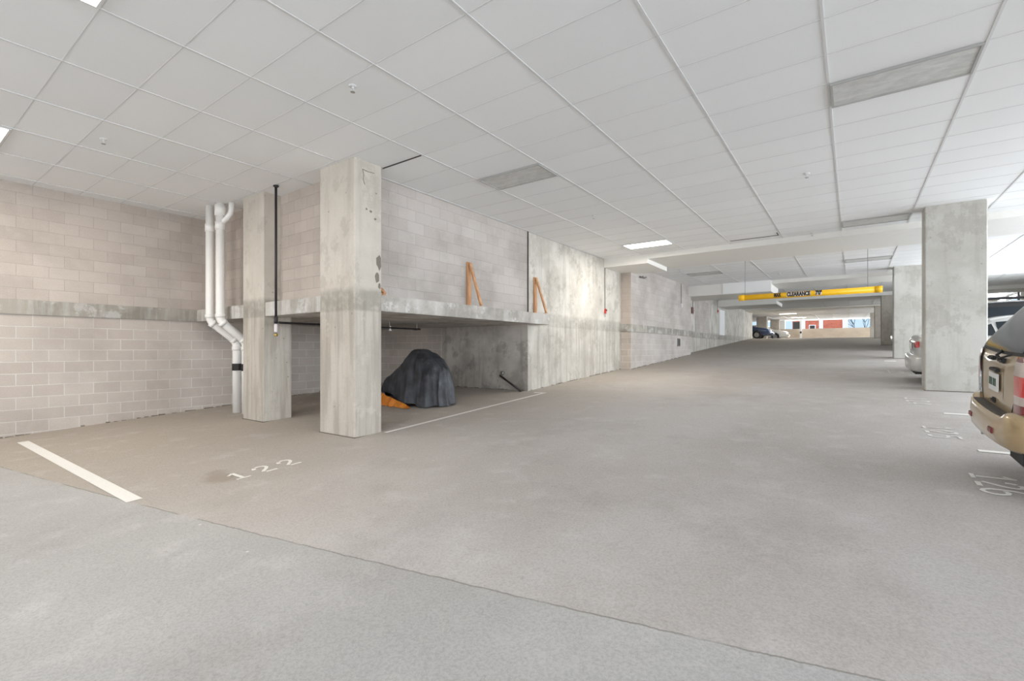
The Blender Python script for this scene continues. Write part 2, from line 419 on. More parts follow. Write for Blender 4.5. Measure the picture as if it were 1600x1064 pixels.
column('concrete_column',1.15,2.05,29.66,30.2,ZC-.16,M['column_d'],'dim concrete column directly beyond the right end of the yellow clearance bar')
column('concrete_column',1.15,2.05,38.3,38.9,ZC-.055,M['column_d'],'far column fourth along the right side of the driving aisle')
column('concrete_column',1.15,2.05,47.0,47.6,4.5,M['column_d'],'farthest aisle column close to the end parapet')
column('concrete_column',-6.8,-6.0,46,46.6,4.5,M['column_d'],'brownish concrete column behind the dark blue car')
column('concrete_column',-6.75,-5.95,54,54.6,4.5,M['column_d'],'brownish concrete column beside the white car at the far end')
# patch of chipped paint on the big column
bm=bmesh.new()
def blob(cx,cz,rx,rz,x,n=9):
    vs=[bm.verts.new((x,cx+rx*math.cos(2*PI*i/n)*random.uniform(.6,1.1),cz+rz*math.sin(2*PI*i/n)*random.uniform(.6,1.1))) for i in range(n)]
    bm.faces.new(vs)
blob(4.75,2.86,.055,.14,-5.9535); blob(4.72,2.6,.05,.09,-5.9535); blob(4.76,2.48,.035,.05,-5.9535)
blob(4.52,3.62,.02,.02,-5.9535); blob(4.60,3.60,.03,.02,-5.9535); blob(4.68,3.5,.03,.02,-5.9535); blob(4.7,3.9,.02,.012,-5.9535)
col2=[o for o in COL.objects if o.name=='concrete_column.001'][0]
obj('chipped_patch',bm,plain('exposed aggregate',srgb(128,122,112),.95,var=.3,scale=40),col2)
bm=bmesh.new(); pts=[(-5.952,4.45,4.2),(-5.952,4.47,4.12),(-5.952,4.46,4.05),(-5.952,4.49,3.98)]
tube(bm,pts,.003,5); tube(bm,[(-5.952,4.45,4.2),(-5.952,4.55,4.19),(-5.952,4.66,4.2)],.003,5)
obj('crack',bm,M['gap'],col2)
# ------------------------------------------------------------------ floor markings
def onf(x,y,h=.004): return (x,y,prof(y)+h)
def quadstrip(bm,p,w):
    # ribbon on floor through 2D points
    n=len(p); L=[]; R=[]
    for i in range(n):
        a=Vector(p[max(0,i-1)]); b=Vector(p[min(n-1,i+1)]); t=(b-a).normalized(); s=Vector((-t.y,t.x))
        q=Vector(p[i]); l=q+s*w/2; r=q-s*w/2
        L.append(bm.verts.new(onf(l.x,l.y))); R.append(bm.verts.new(onf(r.x,r.y)))
    for i in range(n-1): bm.faces.new((R[i],R[i+1],L[i+1],L[i]))
def line(p,w,label,mat='paint'):
    bm=bmesh.new(); quadstrip(bm,p,w); return tag(obj('parking_line',bm,M[mat]),label,'floor marking','painted parking lines')
line([(-10.75,1.58),(-8,1.59),(-5.68,1.6)],.13,'wide white painted line at the left foreground pointing at the block wall')
bm=bmesh.new(); quadstrip(bm,[(-5.84,4.78),(-5.83,7),(-5.80,9.36)],.085); quadstrip(bm,[(-6.05,9.30),(-5.76,9.36)],.10)
tag(obj('parking_line',bm,M['paint']),'long thin white painted line running along the covered motorcycle stall','floor marking','painted parking lines')
line([(1.14,7.33),(5.8,7.33)],.10,'white painted stall line under the rear of the gold car')
line([(1.14,9.78),(5.8,9.78)],.10,'short white painted stall line just left of the gold bumper')
line([(1.14,15.4),(5.8,15.4)],.10,'white painted stall line seen under the silver car','paint_w')
line([(1.14,18.0),(5.8,18.0)],.10,'white painted stall line beyond the silver car','paint_w')
line([(.95,23.9),(5.8,23.9)],.10,'faded white stall line beyond the second right-hand column','paint_w')
GL={'1':[([(.1,.74),(.22,.86),(.33,.98)],.09),([(.33,.98),(.33,.12)],.12),([(.08,.04),(.58,.04)],.09)],
 '2':[([(.03,.66),(.05,.78),(.12,.88)],.12),([(.18,.94),(.32,.98),(.46,.93),(.52,.82),(.51,.68),(.42,.52),(.26,.34),(.12,.16)],.11),([(.18,.05),(.62,.05)],.11)],
 '6':[([(.5,.86),(.42,.95),(.3,.98),(.16,.9),(.07,.7),(.05,.45),(.07,.22),(.17,.07),(.3,.02),(.45,.08),(.54,.22),(.54,.36),(.46,.5),(.32,.55),(.16,.5)],.10)],
 '5':[([(.55,.96),(.12,.96)],.09),([(.12,.92),(.08,.58)],.09),([(.1,.58),(.3,.64),(.48,.54),(.55,.34),(.46,.12),(.28,.03),(.08,.1)],.10)],
 '4':[([(.44,.02),(.44,.98)],.11),([(.4,.96),(.04,.34)],.10),([(.04,.3),(.62,.3)],.10)]}
def number(txt,ox,oy,dx,dy,ux,uy,h,label,mat='paint',pitch=.8):
    t=thing('stall_number',label,'floor marking',(ox,oy,prof(oy)),group='stencilled stall numbers')
    for i,ch in enumerate(txt):
        bm=bmesh.new()
        for pts,w in GL[ch]:
            q=[(ox+(dx*(i*pitch+a)+ux*b)*h, oy+(dy*(i*pitch+a)+uy*b)*h) for a,b in pts]
            quadstrip(bm,q,w*h*1.2)
        bmesh.ops.translate(bm,verts=bm.verts,vec=(-ox,-oy,-prof(oy)))
        obj('digit',bm,M[mat],t)
    return t
number('122',-5.45,2.42,0,1,-1,0,.30,'white stencilled number 122 on the floor in front of the big column',pitch=.98)
number('126',.91,6.30,0,-1,1,0,.31,'white stencilled number 126 on the floor below the gold car bumper',pitch=.76)
number('125',.78,8.62,0,-1,1,0,.31,'faded stencilled number 125 on the empty stall left of the gold bumper','paint_w',pitch=.9)
number('124',.78,11.35,0,-1,1,0,.31,'worn stencilled number 124 near the foot of the tall right column','paint_w',pitch=.9)
number('122',.78,16.6,0,-1,1,0,.31,'tiny stencilled stall number 122 beyond the silver car','paint_w',pitch=.9)
bm=bmesh.new(); quadstrip(bm,[(.85,19.8),(1.15,19.8)],.35); tag(obj('paint_patch',bm,M['paint_w']),'pale worn paint patch on the aisle edge before the second right column','floor marking')
# ------------------------------------------------------------------ ceiling fixtures
def fixture(cx,cy,z,lit,label,w=1.19,h=.585,group=None):
    t=thing('ceiling_light' if lit else 'ceiling_panel',label,'ceiling light' if lit else 'ceiling panel',(cx,cy,z),group='lit ceiling lights' if lit else 'unlit ceiling panels')
    bm=bmesh.new(); f=.022
    for a in ((-w/2,w/2,-h/2,-h/2+f),(-w/2,w/2,h/2-f,h/2),(-w/2,-w/2+f,-h/2+f,h/2-f),(w/2-f,w/2,-h/2+f,h/2-f)): box(bm,*a,-.022,.002)
    obj('frame',bm,M['tee'] if lit else M['fixframe'],t)
    bm=bmesh.new()
    if lit: box(bm,-w/2+f,w/2-f,-h/2+f,h/2-f,-.016,-.002,bev=.004)
    else: box(bm,-w/2+f,w/2-f,-h/2+f,h/2-f,-.012,-.002)
    obj('diffuser' if lit else 'lens_panel',bm,M['glow'] if lit else M['fixture'],t)
    return t
def cell(kx,ky): return (-.21+1.22*(kx+.5), 3.03+.61*(ky+.5))
for kx,ky,lit,lab in ((-4,15,1,'lit rectangular ceiling light near the end of the concrete wall'),
  (-4,-4,1,'lit ceiling light at the top left edge of the view'),(-8,-4,1,'lit ceiling light at the far left edge over the block wall'),
  (0,5,0,'large unlit grey rectangular ceiling panel at the top right'),(-4,5,0,'unlit grey ceiling panel above the wooden braces'),
  (0,16,0,'unlit grey ceiling panel beside the top of the tall right column'),
  (-4,25,0,'small dark ceiling panel just beyond the white corner soffit'),(0,25,0,'narrow grey ceiling panel above the right end of the yellow bar'),
  (0,35,0,'thin grey ceiling panel just behind the yellow clearance bar'),
  (3,21,0,'grey ceiling panel above the parked cars at the right edge'),(2,41,0,'small far ceiling panel over the right-hand parking stalls')):
    cx,cy=cell(kx,ky); fixture(cx,cy,ZC-.002,lit,lab)
fixture(-4.15,43.2,ZC-.002,True,'lit far ceiling light nearer of the two beyond the ramp crest')
fixture(-4.1,51.5,4.498,True,'lit farthest ceiling light just before the end opening')
def sprinkler(x,y,z,label,s=1.0):
    t=thing('ceiling_sprinkler',label,'sprinkler',(x,y,z),group='ceiling sprinklers')
    obj('escutcheon',lathe(bmesh.new(),[(0,-.001),(.042*s,-.001),(.045*s,-.008),(.03*s,-.014),(0,-.014)],seg=20),M['tee'],t,True)
    bm=tb([(0,0,-.01),(0,0,-.035*s)],.012*s,8)
    for a in (-1,1): tube(bm,[(a*.008,0,-.03),(a*.02*s,0,-.045),(a*.004,0,-.066)],.004,6)
    obj('frame_arms',bm,M['tee'],t)
    bm=lathe(bmesh.new(),[(0,-.066),(.024*s,-.066),(.026*s,-.070),(0,-.072)],seg=12)
    obj('deflector',bm,M['steel'],t)
for x,y,z,l in ((-4.37,3.14,ZC,'sprinkler head in the upper left ceiling above the big column'),(-8.2,1.97,ZC,'sprinkler head in the ceiling above the left block wall'),
  (-.6,8.98,ZC,'sprinkler head in the right half of the ceiling'),(-4.45,9.15,ZC,'sprinkler head in the ceiling before the lit light'),
  (-.8,13.65,ZC-.0,'sprinkler head just before the first ceiling beam'),(-5.0,17.2,ZC,'small sprinkler head beyond the white corner soffit'),
  (-2.2,20.0,ZC,'small sprinkler head above the yellow bar')):
    sprinkler(x,y,z,l)
# ------------------------------------------------------------------ pvc pipes
def bend(p0,c,p1,n=6):
    p0,c,p1=map(Vector,(p0,c,p1)); return [tuple((1-t)**2*p0+2*t*(1-t)*c+t*t*p1) for t in [i/n for i in range(n+1)]]
def pvc(xu,yu,xl,yl,label,branch,zt=2.06,zb=1.66,r=.078):
    t=thing('drain_pipe',label,'pipe',(xl,yl,prof(yl)),group='white drain pipes')
    ox,oy,oz=-xl,-yl,-prof(yl)
    T=lambda p:(p[0]+ox,p[1]+oy,p[2]+oz)
    path=[(xu,yu,ZC),(xu,yu,zt+.12)]+bend((xu,yu,zt+.10),(xu,yu,zt),(xu+(xl-xu)*.22,yu+(yl-yu)*.22,zt-(zt-zb)*.22))+bend((xu+(xl-xu)*.78,yu+(yl-yu)*.78,zt-(zt-zb)*.78),(xl,yl,zb),(xl,yl,zb-.10))+[(xl,yl,prof(yl)+.0)]
    obj('pipe',tb([T(p) for p in path],r,20),M['pvc'],t,True)
    for z0,z1,x,y in ((zt+.06,zt+.13,xu,yu),(zb-.18,zb-.10,xl,yl),(3.83,3.98,xu,yu)):
        obj('coupling',lathe(bmesh.new(),[(r,z0+oz),(r+.012,z0+oz),(r+.012,z1+oz),(r,z1+oz)],Matrix.Translation((x+ox,y+oy,0)),20),M['pvc'],t,True)
    for f in (.1,.9):
        a=Vector((xu+(xl-xu)*f,yu+(yl-yu)*f,zt-(zt-zb)*f)); d=Vector((xl-xu,yl-yu,zb-zt)).normalized()
        obj('coupling',tb([T(a-d*.035),T(a+d*.035)],r+.011,20),M['pvc'],t,True)
    if branch:
        q=Vector((xu,yu,3.95)); 
        pts=[(xu,yu,3.93),(xu+.12,yu+.06,4.04),(xu+.2,yu+.1,4.13),(xu+.22,yu+.11,4.22),(xu+.22,yu+.11,ZC)]
        obj('branch_elbow',tb([T(p) for p in pts],.05,16),M['pvc'],t,True)
        obj('coupling',lathe(bmesh.new(),[(r,4.10+oz),(r+.02,4.10+oz),(r+.02,4.3+oz),(r,4.3+oz)],Matrix.Translation((xu+ox,yu+oy,0)),20),M['pvc'],t,True)
    return t
pvc(-10.34,4.13,-10.27,4.60,'white plastic drain pipe nearer the left block wall with a long offset bend',False)
pvc(-9.99,4.17,-9.92,4.62,'white plastic drain pipe with a top side branch, next to the column',True)
cl=thing('pipe_clamp','black rubber band strapped around both white drain pipes','clamp',(-10.1,4.61,1.14))
for x,y in ((-10.27,4.60),(-9.92,4.62)): obj('band',lathe(bmesh.new(),[(.0795,-.07),(.088,-.07),(.088,.07),(.0795,.07)],Matrix.Translation((x+10.1,y-4.61,0)),20),M['rubber'],cl,True)
bm=bmesh.new(); box(bm,-.1,.1,-.10,-.088,-.06,.06); obj('strap',bm,M['rubber'],cl)
# rust ring at base of the pipes
# ------------------------------------------------------------------ hanging iron pipe + valve
t=thing('hanging_pipe','thin black iron pipe hanging from the ceiling in front of the slab with white tag','pipe',(-8.1,4.27,2.0))
obj('pipe',tb([(0,0,2.34),(0,0,.02)],.021,12),M['iron'],t,True)
obj('ceiling_flange',lathe(bmesh.new(),[(0,2.335),(.045,2.335),(.045,2.315),(.02,2.30)],seg=16),M['iron'],t,True)
obj('elbow_fitting',tb([(0,0,.07),(0,0,-.05)],.032,12),M['iron'],t,True)
bm=bx(-.028,.028,-.02,.012,-.20,-.06,bev=.006); o=obj('tag',bm,M['tagw'],t); o['label']='white hanging tag'
obj('valve',tb([(0,0,-.05),(0,0,-.27)],.018,10),M['steel'],t,True)
obj('drain_cap',lathe(bmesh.new(),[(0,-.27),(.03,-.27),(.03,-.235),(.018,-.225)],seg=12),plain('brass',srgb(190,160,90),.35,metal=.8),t,True)
t=thing('sprinkler_pipe','black iron sprinkler pipe running under the raised concrete slab','pipe',(-8.15,4.3,1.97))
obj('pipe',tb([(.05,.03,.0),(0,.08,0),(-.02,3.4,0)],.02,10),M['iron'],t,True)
bm=tb([(-.02,3.3,0),(-.25,3.5,.0),(-.5,3.6,.02)],.018,8); obj('branch',bm,M['iron'],t,True)
for yy in (2.5,3.3):
    obj('hanger_rod',tb([(-.015,yy,.0),(-.015,yy,.13)],.006,6),M['steel'],t)
obj('sprinkler_head',lathe(bmesh.new(),[(0,.09),(.018,.09),(.022,.03),(.012,.02),(.04,.0),(.04,-.01),(0,-.012)],Matrix.Translation((-.02,2.52,-.05)),12),M['tagw'],t,True)
# ------------------------------------------------------------------ timber braces
def brace(y,label,s=1.0):
    t=thing('timber_brace',label,'wooden brace',(-6.35,y,2.352),group='timber braces on the slab')
    bm=bmesh.new(); box(bm,.0,.04,-.055,.055,0,.92*s,bev=.003); obj('post',bm,M['wood'],t)
    bm=bmesh.new(); bar(bm,(.05,0,.90*s),(.345,0,.03),.06,.04,up=(1,0,0.3)); obj('diagonal',bm,M['wood'],t)
    bm=bmesh.new(); box(bm,.038,.34,-.03,.03,0,.016); obj('base_rail',bm,M['wood'],t)
    return t
brace(4.90,'timber brace on the slab half hidden behind the big foreground column',.33)
brace(7.30,'triangular timber brace in the middle of the upper block wall')
brace(9.78,'triangular timber brace at the far end of the slab against the concrete wall')
# ------------------------------------------------------------------ leaning rod
t=thing('steel_rod','dark metal rod leaning low against the stained concrete recess wall','rod',(-6.5,9.3,prof(9.3)))
obj('rod',tb([(.05,.0,.03),(-.66,.14,.36)],.024,10),M['iron'],t,True)
obj('rod_foot',tb([(.07,0,.0),(.04,0,.04)],.03,10),M['iron'],t,True)
obj('end_ring',lathe(bmesh.new(),[(0,-.02),(.045,-.02),(.045,.02),(0,.02)],Matrix.Translation((-.60,.155,.42))@Matrix.Rotation(PI/2,4,'X'),14),M['steel'],t,True)
# ------------------------------------------------------------------ wall devices
def alarm(y,z,x,label,box_=False):
    t=thing('alarm_device',label,'alarm',(x,y,z))
    obj('conduit',tb([(.012,0,.05),(.012,0,ZC-z)],.012,8),M['greybox'],t,True)
    obj('housing',bx(0,.05,-.035,.035,-.09,.06,bev=.008),M['red'],t)
    obj('lens',lathe(bmesh.new(),[(.028,0),(.028,.02),(.018,.03),(0,.032)],Matrix.Translation((.05,0,.015))@Matrix.Rotation(PI/2,4,'Y'),14),M['dkred'],t,True)
    obj('cord_end',tb([(.02,0,-.09),(.02,0,-.2)],.007,6),M['greybox'],t)
    if box_: obj('junction_box',bx(0,.10,-.38,-.12,-.14,.16,bev=.01),plain('brownish box',srgb(120,84,76),.6),t)
    return t
alarm(13.84,2.72,-6.35,'small red alarm device on a thin conduit on the pale concrete wall')
alarm(23.95,3.38,-6.35,'red alarm device beside a brownish box farther up the ramp wall',True)
alarm(29.2,3.72,-6.35,'tiny dark red alarm device beside the white panel up the ramp')
t=thing('pull_switch','small whitish switch hanging on a conduit on the block bump-out','switch',(-6.0,20.8,3.42))
obj('conduit',tb([(.012,0,.05),(.012,0,ZC-3.42)],.012,8),M['greybox'],t,True); obj('switch_body',bx(0,.06,-.05,.05,-.12,.06,bev=.01),M['tagw'],t)
t=thing('wall_vent','small dark square vent low on the block bump-out','vent',(-6.0,20.45,1.80))
bm=bmesh.new()
for a in ((-.17,.17,-.17,-.14),(-.17,.17,.14,.17),(-.17,-.14,-.14,.14),(.14,.17,-.14,.14)): box(bm,0,.03,a[0],a[1],a[2],a[3])
obj('frame',bm,M['greybox'],t); bm=bmesh.new()
for i in range(6): bar(bm,(.015,-.14,-.12+.048*i),(.015,.14,-.12+.048*i),.02,.012,bev=0)
obj('louvre',bm,M['greybox'],t); obj('dark_back',bx(0.001,.006,-.14,.14,-.14,.14),M['gap'],t)
t=thing('wall_panel','tall narrow white panel on the far ramp wall below the second soffit','panel',(-6.35,30.3,2.35))
obj('board',bx(0,.03,-.68,.68,0,1.5,bev=.006),M['white_b'],t); bm=bmesh.new(); box(bm,0,.04,-.72,-.68,0,1.52); box(bm,0,.04,.68,.72,0,1.52); obj('edge_strip',bm,M['white'],t)
t=thing('pipe_stub','short grey pipe stubs poking out of the top of the block bump-out','pipe',(-6.0,15.9,4.0))
obj('stub',tb([(0,0,.02),(.06,.05,.0),(.10,.12,.03)],.03,8),M['greybox'],t,True); obj('stub',tb([(0,.2,.04),(.08,.26,.0),(.12,.34,.03)],.03,8),M['greybox'],t,True)
# ------------------------------------------------------------------ clearance bar
BX0,BX1,BY,BZ=-2.93,.66,16.5,3.15
t=thing('clearance_bar','yellow hanging clearance bar lettered MAX CLEARANCE across the aisle','clearance bar',((BX0+BX1)/2,BY,BZ))
L=(BX1-BX0)/2; R_=.085
obj('pipe',tb([(-L,0,-.01),(L,0,.01)],R_,24),M['yellow'],t,True)
for s_ in (-1,1): obj('end_cap',tb([(s_*(L-.16),0,s_*.01),(s_*(L+.01),0,s_*.01)],R_+.008,24),M['yellow'],t,True)
for xx in (-1.63,1.48): 
    o=obj('cable',tb([(xx,0,R_-.02),(xx,0,ZC-BZ-.012)],.007,6),M['greybox'],t)
def text_mesh(txt,size,mat,parent,x,z,y,w,ext=.002,name='lettering'):
    cu=bpy.data.curves.new('t','FONT'); cu.body=txt; cu.size=size; cu.extrude=ext; cu.offset=.009; cu.align_x='CENTER'; cu.align_y='CENTER'; cu.resolution_u=3
    o=bpy.data.objects.new('t',cu); COL.objects.link(o)
    bpy.context.view_layer.update()
    me=bpy.data.meshes.new_from_object(o.evaluated_get(bpy.context.evaluated_depsgraph_get()))
    COL.objects.unlink(o); bpy.data.objects.remove(o)
    xsz=[v.co.x for v in me.vertices]; k=w/(max(xsz)-min(xsz))
    for v in me.vertices: v.co=Vector((v.co.x*k+x,-v.co.z+y,v.co.y+z))
    me.materials.clear(); me.materials.append(mat); me.name=name
    return link(bpy.data.objects.new(name,me),parent)
def barlet(txt,x0,x1,back):
    w=(x1-x0)/len(txt)
    if back:
        bm=bmesh.new()
        for i in range(len(txt)): box(bm,x0+i*w+.005,x0+(i+1)*w-.005,-R_-.006,-R_+.02,-.058,.062,bev=.002)
        obj('letter_plate',bm,M['tagw'],t)
    text_mesh(txt,.165,M['black'],t,(x0+x1)/2,0,-R_-.010,(x1-x0)*.97)
off=-(BX0+BX1)/2
def bxp(px): # bar-local x of a place along the bar
    return (px-1155)/221.0*2*L-L
barlet('MAX',bxp(1215),bxp(1227),False)
barlet('CLEARANCE',bxp(1236),bxp(1274),True)
barlet("7'0\"",bxp(1281),bxp(1291),True)
# ------------------------------------------------------------------ covered motorcycle
def cover(t):
    # ridge heights along local x (long axis), half widths
    prof_=[(-1.25,.36,.20),(-1.1,.50,.34),(-.8,.60,.40),(-.5,.76,.42),(-.2,.97,.45),(-.08,1.08,.46),(.0,1.15,.46),(.22,1.15,.46),(.4,1.06,.45),(.6,.96,.43),(.8,.78,.38),(.93,.62,.30)]
    bm=bmesh.new(); ns=220; nt_=34
    def ridge(u):
        for a,b in zip(prof_,prof_[1:]):
            if a[0]<=u<=b[0]:
                k=(u-a[0])/(b[0]-a[0]); k=k*k*(3-2*k) if False else k
                return a[1]+(b[1]-a[1])*k, a[2]+(b[2]-a[2])*k
        return (prof_[0] if u<prof_[0][0] else prof_[-1])[1:]
    rings=[]
    for j in range(ns):
        th=2*PI*j/ns; c_,s_=math.cos(th),math.sin(th)
        # footprint rim point
        rx=(1.04 if c_>0 else 1.36); ru=rx*math.copysign(abs(c_)**.75,c_); 
        h,w=ridge(max(-1.24,min(.92,ru*.82)))
        rv=(w+.06)*math.copysign(abs(s_)**.8,s_)
        su=max(-1.15,min(.80,ru*.80)); hs,ws=ridge(su)
        ring=[]
        for i in range(nt_+1):
            f=i/nt_   # 0 ridge -> 1 rim
            q=f**(.62 if c_>0 else .72); 
            x=su+(ru-su)*(q**.9); y=rv*(q)
            z=hs*(1-f**(2.6 if c_>.3 else 1.9))
            amp=.15*f*(1-.2*f)
            fold=(1-2*abs(math.sin(th*6.5+1.3*math.sin(th*2)+f*.6)))*.8+(1-2*abs(math.sin(th*12+2-f)))*.35+math.sin(th*5+1)*.4
            k=1+amp*fold
            x=su+(x-su)*k + .0; y*=k*(1+.05*math.sin(th*17)*f)
            z+= .05*math.sin(th*13+f*7)*(1-f)*f
            lift=.22*max(0,min(1,(.55-x)/1.4))**.8 if s_<0 else 0
            zf=.008+.010*(1+math.sin(th*9))*(f>.9)+lift
            if f>.5: z=z+(zf-z)*((f-.5)/.5)**3 if z<zf+.6 else z
            nv=noise.noise_vector(Vector((x*3.2,y*3.2,z*2.4)))*.055*f+noise.noise_vector(Vector((x*9,y*9,z*4)))*.018*min(1,f*3)
            x+=nv.x; y+=nv.y; z+=nv.z*.5
            ring.append(bm.verts.new((x,y,max(z,zf))))
        rings.append(ring)
    for j in range(ns):
        a,b=rings[j],rings[(j+1)%ns]
        for i in range(nt_): bm.faces.new((a[i],a[i+1],b[i+1],b[i]))
    bmesh.ops.remove_doubles(bm,verts=bm.verts,dist=.003)
    return bm
mx,my=-7.62,7.15
t=thing('covered_motorcycle','motorcycle under a charcoal cover with an orange lower edge beneath the slab','motorcycle',(mx,my,prof(my)),(math.atan(.06),0,math.radians(-8)))
o=obj('cover',cover(t),M['tarp'],t,True)
# orange skirt: lower front-left flap
bm=bmesh.new(); n=40; top=[];bot=[];mid=[]
for i in range(n+1):
    u=-1.22+1.80*i/n; k=i/n
    h=.33*(1-k)**.8+.015+.010*math.sin(i*.8)
    y=-.44-.22*math.sin(min(1,k*1.5)*PI*.5)**.6+.012*math.sin(i*.9)
    bot.append(bm.verts.new((u,y-.04,.006+.008*math.sin(i*.7)**2))); mid.append(bm.verts.new((u,y-.01+.02*math.sin(i*1.4),h*.5))); top.append(bm.verts.new((u,y+.06,h)))
for i in range(n):
    bm.faces.new((bot[i],bot[i+1],mid[i+1],mid[i])); bm.faces.new((mid[i],mid[i+1],top[i+1],top[i]))
o=obj('cover_skirt',bm,M['tarp_o'],t,True); o['label']='orange lower edge of the cover'
def wheel(parent,x,y,z,r=.34,w=.22,side=1,mat='alloy',wn='wheel'):
    Mx=Matrix.Translation((x,y,z))@Matrix.Rotation(PI/2,4,'X')
    prof1=[(r*.62,-w*.5),(r*.86,-w*.5),(r*.97,-w*.42),(r,-w*.25),(r,w*.25),(r*.97,w*.42),(r*.86,w*.5),(r*.62,w*.5),(r*.62,-w*.5)]
    wh=obj(wn,lathe(bmesh.new(),prof1,Mx,40),M['tyre'],parent,True)
    bm=bmesh.new(); yo=-side*w*.40   # Rotation X by 90: local z -> -y
    lathe(bm,[(r*.62,yo*1.15),(r*.60,yo*.7),(r*.56,yo*.4),(0.01,yo*.3)],Mx,40)
    for k in range(7):
        a=2*PI*k/7
        p0=Mx@Vector((r*.08*math.cos(a),r*.08*math.sin(a),yo*1.0)); p1=Mx@Vector((r*.58*math.cos(a),r*.58*math.sin(a),yo*1.02))
        bar(bm,p0,p1,.055,.03,up=(0,1,0),bev=.004)
    lathe(bm,[(r*.16,yo*.6),(r*.16,yo*1.15),(0,yo*1.2)],Mx,16)
    obj('rim',bm,M[mat],wh,False)
    return wh
# motorcycle wheel rims hidden under cover: contact feet of the tyres
# ------------------------------------------------------------------ cars
def smoothstep(a,b,x):
    t=max(0,min(1,(x-a)/(b-a))); return t*t*(3-2*t)
def interp(tab,x):
    if x<=tab[0][0]: return tab[0][1:]
    for a,b in zip(tab,tab[1:]):
        if x<=b[0]:
            k=(x-a[0])/(b[0]-a[0]); return tuple(p+(q-p)*k for p,q in zip(a[1:],b[1:]))
    return tab[-1][1:]
def body_mesh(tab,wheels,wr,name):
    # tab rows: x, zbottom, zbelt, ztop, wsill, wbelt, wtop
    bm=bmesh.new(); rings=[]
    for row in tab:
        x,zb,zl,zt,ws,wb,wt=row
        half=[(0,zb),(ws*.8,zb),(ws,zb+.05),(ws+.015,zb+(zl-zb)*.35),(wb+.01,zb+(zl-zb)*.7),(wb,zl-.03),(wb-.025,zl+.015),
              (wb-.025+(wt-wb+.025)*.5,zl+.015+(zt-.07-zl-.015)*.55 if zt-zl>.15 else zl+(zt-zl)*.5),
              (wt,zt-.05 if zt-zl>.15 else zt-.012),(wt-.09,zt-.012 if zt-zl>.15 else zt-.004),(wt*.5,zt),(0,zt+.006)]
        ring=[bm.verts.new((x,y,z)) for y,z in half]+[bm.verts.new((x,-y,z)) for y,z in half[-2:0:-1]]
        rings.append(ring)
    n=len(rings[0])
    for a,b in zip(rings,rings[1:]):
        for j in range(n): bm.faces.new((a[j],a[(j+1)%n],b[(j+1)%n],b[j]))
    for r_ in (rings[0][::-1],rings[-1]):
        h=n//2
        # fan of quads across the cap
        for j in range(h):
            a,b=r_[j],r_[j+1]; c_,d=r_[(n-j-1)%n],r_[(n-j)%n]
            vs=[]
            for v in (a,b,c_,d):
                if v not in vs: vs.append(v)
            if len(vs)>2:
                try: bm.faces.new(vs)
                except ValueError: pass
    bmesh.ops.recalc_face_normals(bm,faces=bm.faces)
    me=bpy.data.meshes.new('tmp'); bm.to_mesh(me); bm.free()
    o=bpy.data.objects.new('tmp',me); COL.objects.link(o)
    m=o.modifiers.new('s','SUBSURF'); m.levels=2; m.render_levels=2
    cut=bmesh.new()
    for (x,z) in wheels:
        for s_ in (-1,1):
            lathe(cut,[(0,-.16),(wr*1.14,-.16),(wr*1.14,.30),(0,.30)],Matrix.Translation((x,s_*.86,z))@Matrix.Rotation(-s_*PI/2,4,'X'),36)
    bmesh.ops.remove_doubles(cut,verts=cut.verts,dist=.001); bmesh.ops.recalc_face_normals(cut,faces=cut.faces)
    mc=bpy.data.meshes.new('cut'); cut.to_mesh(mc); cut.free(); oc=bpy.data.objects.new('cut',mc); COL.objects.link(oc)
    bpy.context.view_layer.update()
    dg=bpy.context.evaluated_depsgraph_get()
    solid=bpy.data.meshes.new_from_object(o.evaluated_get(dg))
    b2=bmesh.new(); b2.from_mesh(solid); bvh=BVHTree.FromBMesh(b2); b2.free()
    mb=o.modifiers.new('b','BOOLEAN'); mb.operation='DIFFERENCE'; mb.object=oc; mb.solver='EXACT'
    bpy.context.view_layer.update(); dg=bpy.context.evaluated_depsgraph_get()
    fin=bpy.data.meshes.new_from_object(o.evaluated_get(dg)); fin.name=name
    for q in (o,oc): COL.objects.unlink(q); bpy.data.objects.remove(q)
    for p in fin.polygons: p.use_smooth=True
    try: fin.set_sharp_from_angle(angle=math.radians(38))
    except Exception: pass
    return fin,bvh
def patch(bm,bvh,corners,axis,side,off=.011,nu=18,nv=14,rnd=.12):
    # corners: 4 (a,z) pairs: a = x for side patches, a = y for rear/front patches (order bl,br,tr,tl)
    vs={}
    for i in range(nu+1):
        for j in range(nv+1):
            u=i/nu; v=j/nv
            # squircle rounding of the corners
            uu=2*u-1; vv=2*v-1
            k=1-rnd*.5*(uu*uu*vv*vv)
            uu*=k; vv*=k; U=(uu+1)/2; V=(vv+1)/2
            b=[corners[0][q]*(1-U)*(1-V)+corners[1][q]*U*(1-V)+corners[2][q]*U*V+corners[3][q]*(1-U)*V for q in (0,1)]
            if axis=='y': o=Vector((b[0],side*3,b[1])); d=Vector((0,-side,0))
            else: o=Vector((side*-3 if side>0 else 9,b[0],b[1])); d=Vector((side,0,0))
            hit=bvh.ray_cast(o,d)
            if hit[0] is None: vs[i,j]=None; continue
            nrm=hit[1]; nrm=nrm if nrm.dot(d)<0 else -nrm
            vs[i,j]=bm.verts.new(hit[0]+nrm*off)
    for i in range(nu):
        for j in range(nv):
            q=[vs[i,j],vs[i+1,j],vs[i+1,j+1],vs[i,j+1]]
            if None in q: continue
            bm.faces.new(q)
    return bm
def P(bvh,corners,axis,side,**k): return patch(bmesh.new(),bvh,corners,axis,side,**k)
